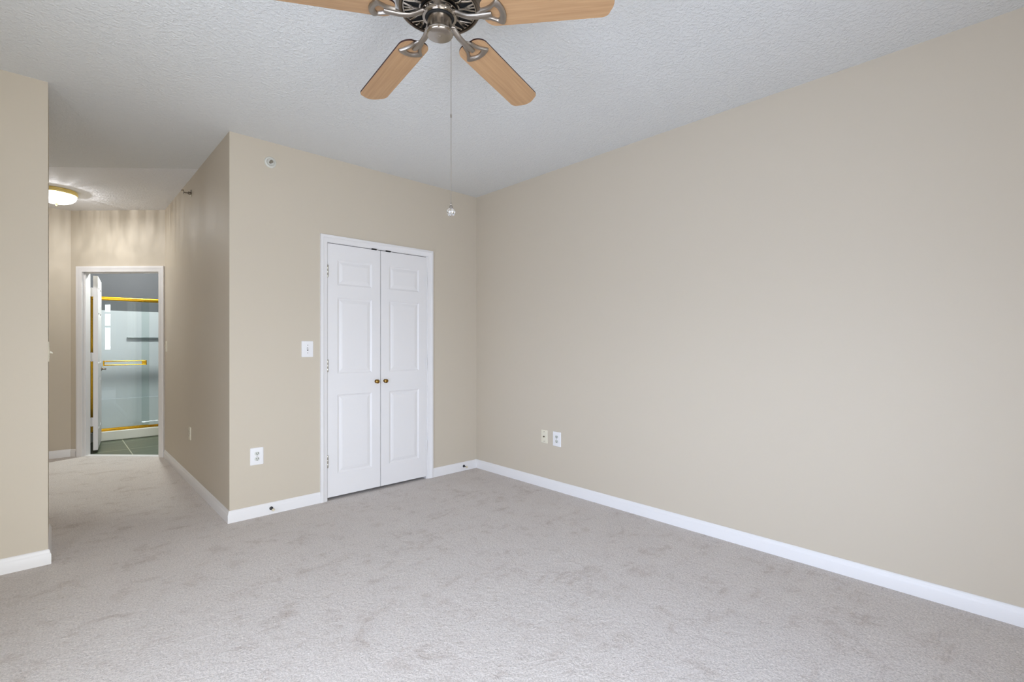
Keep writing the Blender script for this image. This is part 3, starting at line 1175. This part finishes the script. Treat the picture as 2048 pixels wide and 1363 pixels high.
lathe(b, [(0, 0), (0.006, 0), (0.006, 0.003), (0.004, 0.004), (0.004, 0.012), (0, 0.012)], 12, Matrix.Rotation(math.radians(-29), 4, 'Z') @ Matrix.Translation((0.0448, 0, 2.447)) @ Matrix.Rotation(PI / 2, 4, 'Y'))
obj('chain_outlet', b, 'nickel', sw, smooth=True)

# blades
R_I, R_O, W_I, W_O = 0.166, 0.640, 0.129, 0.133


def blade_outline():
    pts = []
    # outer end: shallow arc with rounded corners
    n = 10
    rc = 0.034
    for sgn in (-1, 1):
        arc = []
        cx_, cy_ = R_O - rc - 0.014, sgn * (W_O / 2 - rc)
        for k in range(n + 1):
            t = math.radians(90 - 72 * k / n)
            arc.append((cx_ + rc * math.cos(t), sgn * (abs(cy_) + rc * math.sin(t))))
        if sgn < 0:
            pts += arc
        else:
            m_ = 9
            a_, b_ = pts[-1], arc[-1]
            for k in range(1, m_):
                f = k / m_
                y = a_[1] + (b_[1] - a_[1]) * f
                bulge = (R_O - a_[0]) * (1 - (2 * f - 1) ** 2)
                pts.append((a_[0] + bulge, y))
            pts += arc[::-1]
    ri = 0.045
    for k in range(n + 1):
        t = math.radians(90 + 78 * k / n)
        pts.append((R_I + ri + ri * math.cos(t), (W_I / 2 - ri) + ri * math.sin(t)))
    for k in range(n + 1):
        t = math.radians(192 + 78 * k / n)
        pts.append((R_I + ri + ri * math.cos(t), -(W_I / 2 - ri) + ri * math.sin(t)))
    return pts


def make_blade():
    bm = BM()
    o = blade_outline()
    A = [bm.verts.new((p[0], p[1], 0)) for p in o]
    B = [bm.verts.new((p[0], p[1], 0.0065)) for p in o]
    f = bm.faces.new(A)
    f.material_index = 0
    f = bm.faces.new(B)
    f.material_index = 1
    n = len(o)
    for i in range(n):
        f = bm.faces.new((A[i], A[(i + 1) % n], B[(i + 1) % n], B[i]))
        f.material_index = 1
    return bm


def bracket_bm():
    """nickel blade iron: an arm and a flared stirrup with an open middle, under the blade"""
    bm = BM()
    outer, inner = [], []

    def half(kind):
        if kind == 'o':
            q = [(0.166, 0.0225), (0.180, 0.0245), (0.195, 0.0290), (0.209, 0.0365), (0.221, 0.0450), (0.230, 0.0525), (0.2345, 0.0545), (0.239, 0.0530)]
            e = [(0.2465, 0.041), (0.2535, 0.022), (0.2560, 0.0)]
        else:
            q = [(0.166, 0.0085), (0.181, 0.0095), (0.194, 0.0125), (0.204, 0.0172), (0.212, 0.0225), (0.2175, 0.0262), (0.2215, 0.0272), (0.2245, 0.0262)]
            e = [(0.2290, 0.0198), (0.2330, 0.0106), (0.2345, 0.0)]
        return q + e
    for kind, L in (('o', outer), ('i', inner)):
        h = half(kind)
        L += h + [(x, -y) for x, y in h[-2::-1]]
    n = len(outer)
    mid = [((a_[0] + c_[0]) / 2, (a_[1] + c_[1]) / 2) for a_, c_ in zip(outer, inner)]

    def vv(L, z):
        return [bm.verts.new((x, y, z)) for x, y in L]

    def mixl(A, B, f):
        return [(p[0] * (1 - f) + q[0] * f, p[1] * (1 - f) + q[1] * f) for p, q in zip(A, B)]
    rows = [vv(outer, -0.0005), vv(outer, -0.006), vv(mixl(outer, inner, 0.22), -0.0105), vv(mixl(outer, inner, 0.78), -0.0105), vv(inner, -0.006), vv(inner, -0.0005)]
    for A, B in zip(rows, rows[1:] + rows[:1]):
        for i in range(n - 1):
            bm.faces.new((A[i], A[i + 1], B[i + 1], B[i]))
    bm.faces.new([r[0] for r in rows])
    bm.faces.new([r[-1] for r in rows])
    # arm, from the flywheel out into the stirrup
    tube(bm, [(0.062, 0, 0.012), (0.074, 0, 0.008), (0.09, 0, -0.001), (0.115, 0, -0.010), (0.15, 0, -0.0125), (0.185, 0, -0.0105), (0.204, 0, -0.008)],
         [0.0140, 0.0135, 0.0128, 0.0122, 0.0120, 0.0115, 0.0095], 14, 0.62, Vector((0, 0, 1)))
    for s in (1, -1):
        tube(bm, [(0.146, 0.004 * s, -0.008), (0.160, 0.0095 * s, -0.007), (0.172, 0.0155 * s, -0.006)], [0.006, 0.0072, 0.0070], 10, 0.8)
    tube(bm, [(0.196, 0, 0.0), (0.196, 0, -0.0155)], 0.004, 10)
    return bm


ZBL = 2.478
PIT = math.radians(9.2)
DRO = math.atan(0.087)
bl0 = None
br0 = None
for k in range(5):
    head = YAW + math.radians(32.9) + 2 * PI * k / 5
    if bl0 is None:
        bo = obj('blade', make_blade(), ['wood', 'bladedge'], fan)
        bk = obj('blade_iron', bracket_bm(), 'nickel', bo, smooth=True)
        bl0, br0 = bo, bk
    else:
        bo = bl0.copy()
        COL.objects.link(bo)
        bk = br0.copy()
        COL.objects.link(bk)
        bk.parent = bo
    bo.parent = fan
    m = Matrix.Translation((0, 0, ZBL)) @ Matrix.Rotation(PI / 2 - head, 4, 'Z') @ Matrix.Rotation(DRO, 4, 'Y') @ Matrix.Rotation(-PIT, 4, 'X')
    bo.matrix_local = m

# pull chain hanging from the switch housing
ra = Vector((math.cos(YAW), -math.sin(YAW), 0))
fa = Vector((math.sin(YAW), math.cos(YAW), 0))
pc = ra * 0.0455 - fa * 0.026
b = BM()
zt, zb = 2.447, 1.772
nb = 150
pr = [(0.0, zb)]
for i in range(nb):
    z = zb + (zt - zb) * i / nb
    dz = (zt - zb) / nb
    pr += [(0.0007, z + dz * 0.05), (0.0014, z + dz * 0.5), (0.0007, z + dz * 0.95)]
pr.append((0.0, zt))
lathe(b, pr, 6)
lathe(b, [(0, 2.090), (0.003, 2.092), (0.003, 2.102), (0, 2.104)], 8)
ch = obj('pull_chain', b, 'nickel', fan, loc=(pc.x, pc.y, 0), smooth=True)
b = BM()
lathe(b, [(0, 1.759), (0.0065, 1.759), (0.0065, 1.765), (0.0045, 1.769), (0.0028, 1.770), (0.0036, 1.774), (0.0028, 1.779), (0, 1.780)], 16)
obj('chain_cap', b, 'nickel', ch, smooth=True)
b = BM()
bmesh.ops.create_icosphere(b, subdivisions=2, radius=0.016, matrix=Matrix.Translation((0, 0, 1.7445)))
cb = obj('crystal_ball', b, 'crystal', ch)
cb['label'] = 'faceted clear crystal ball'
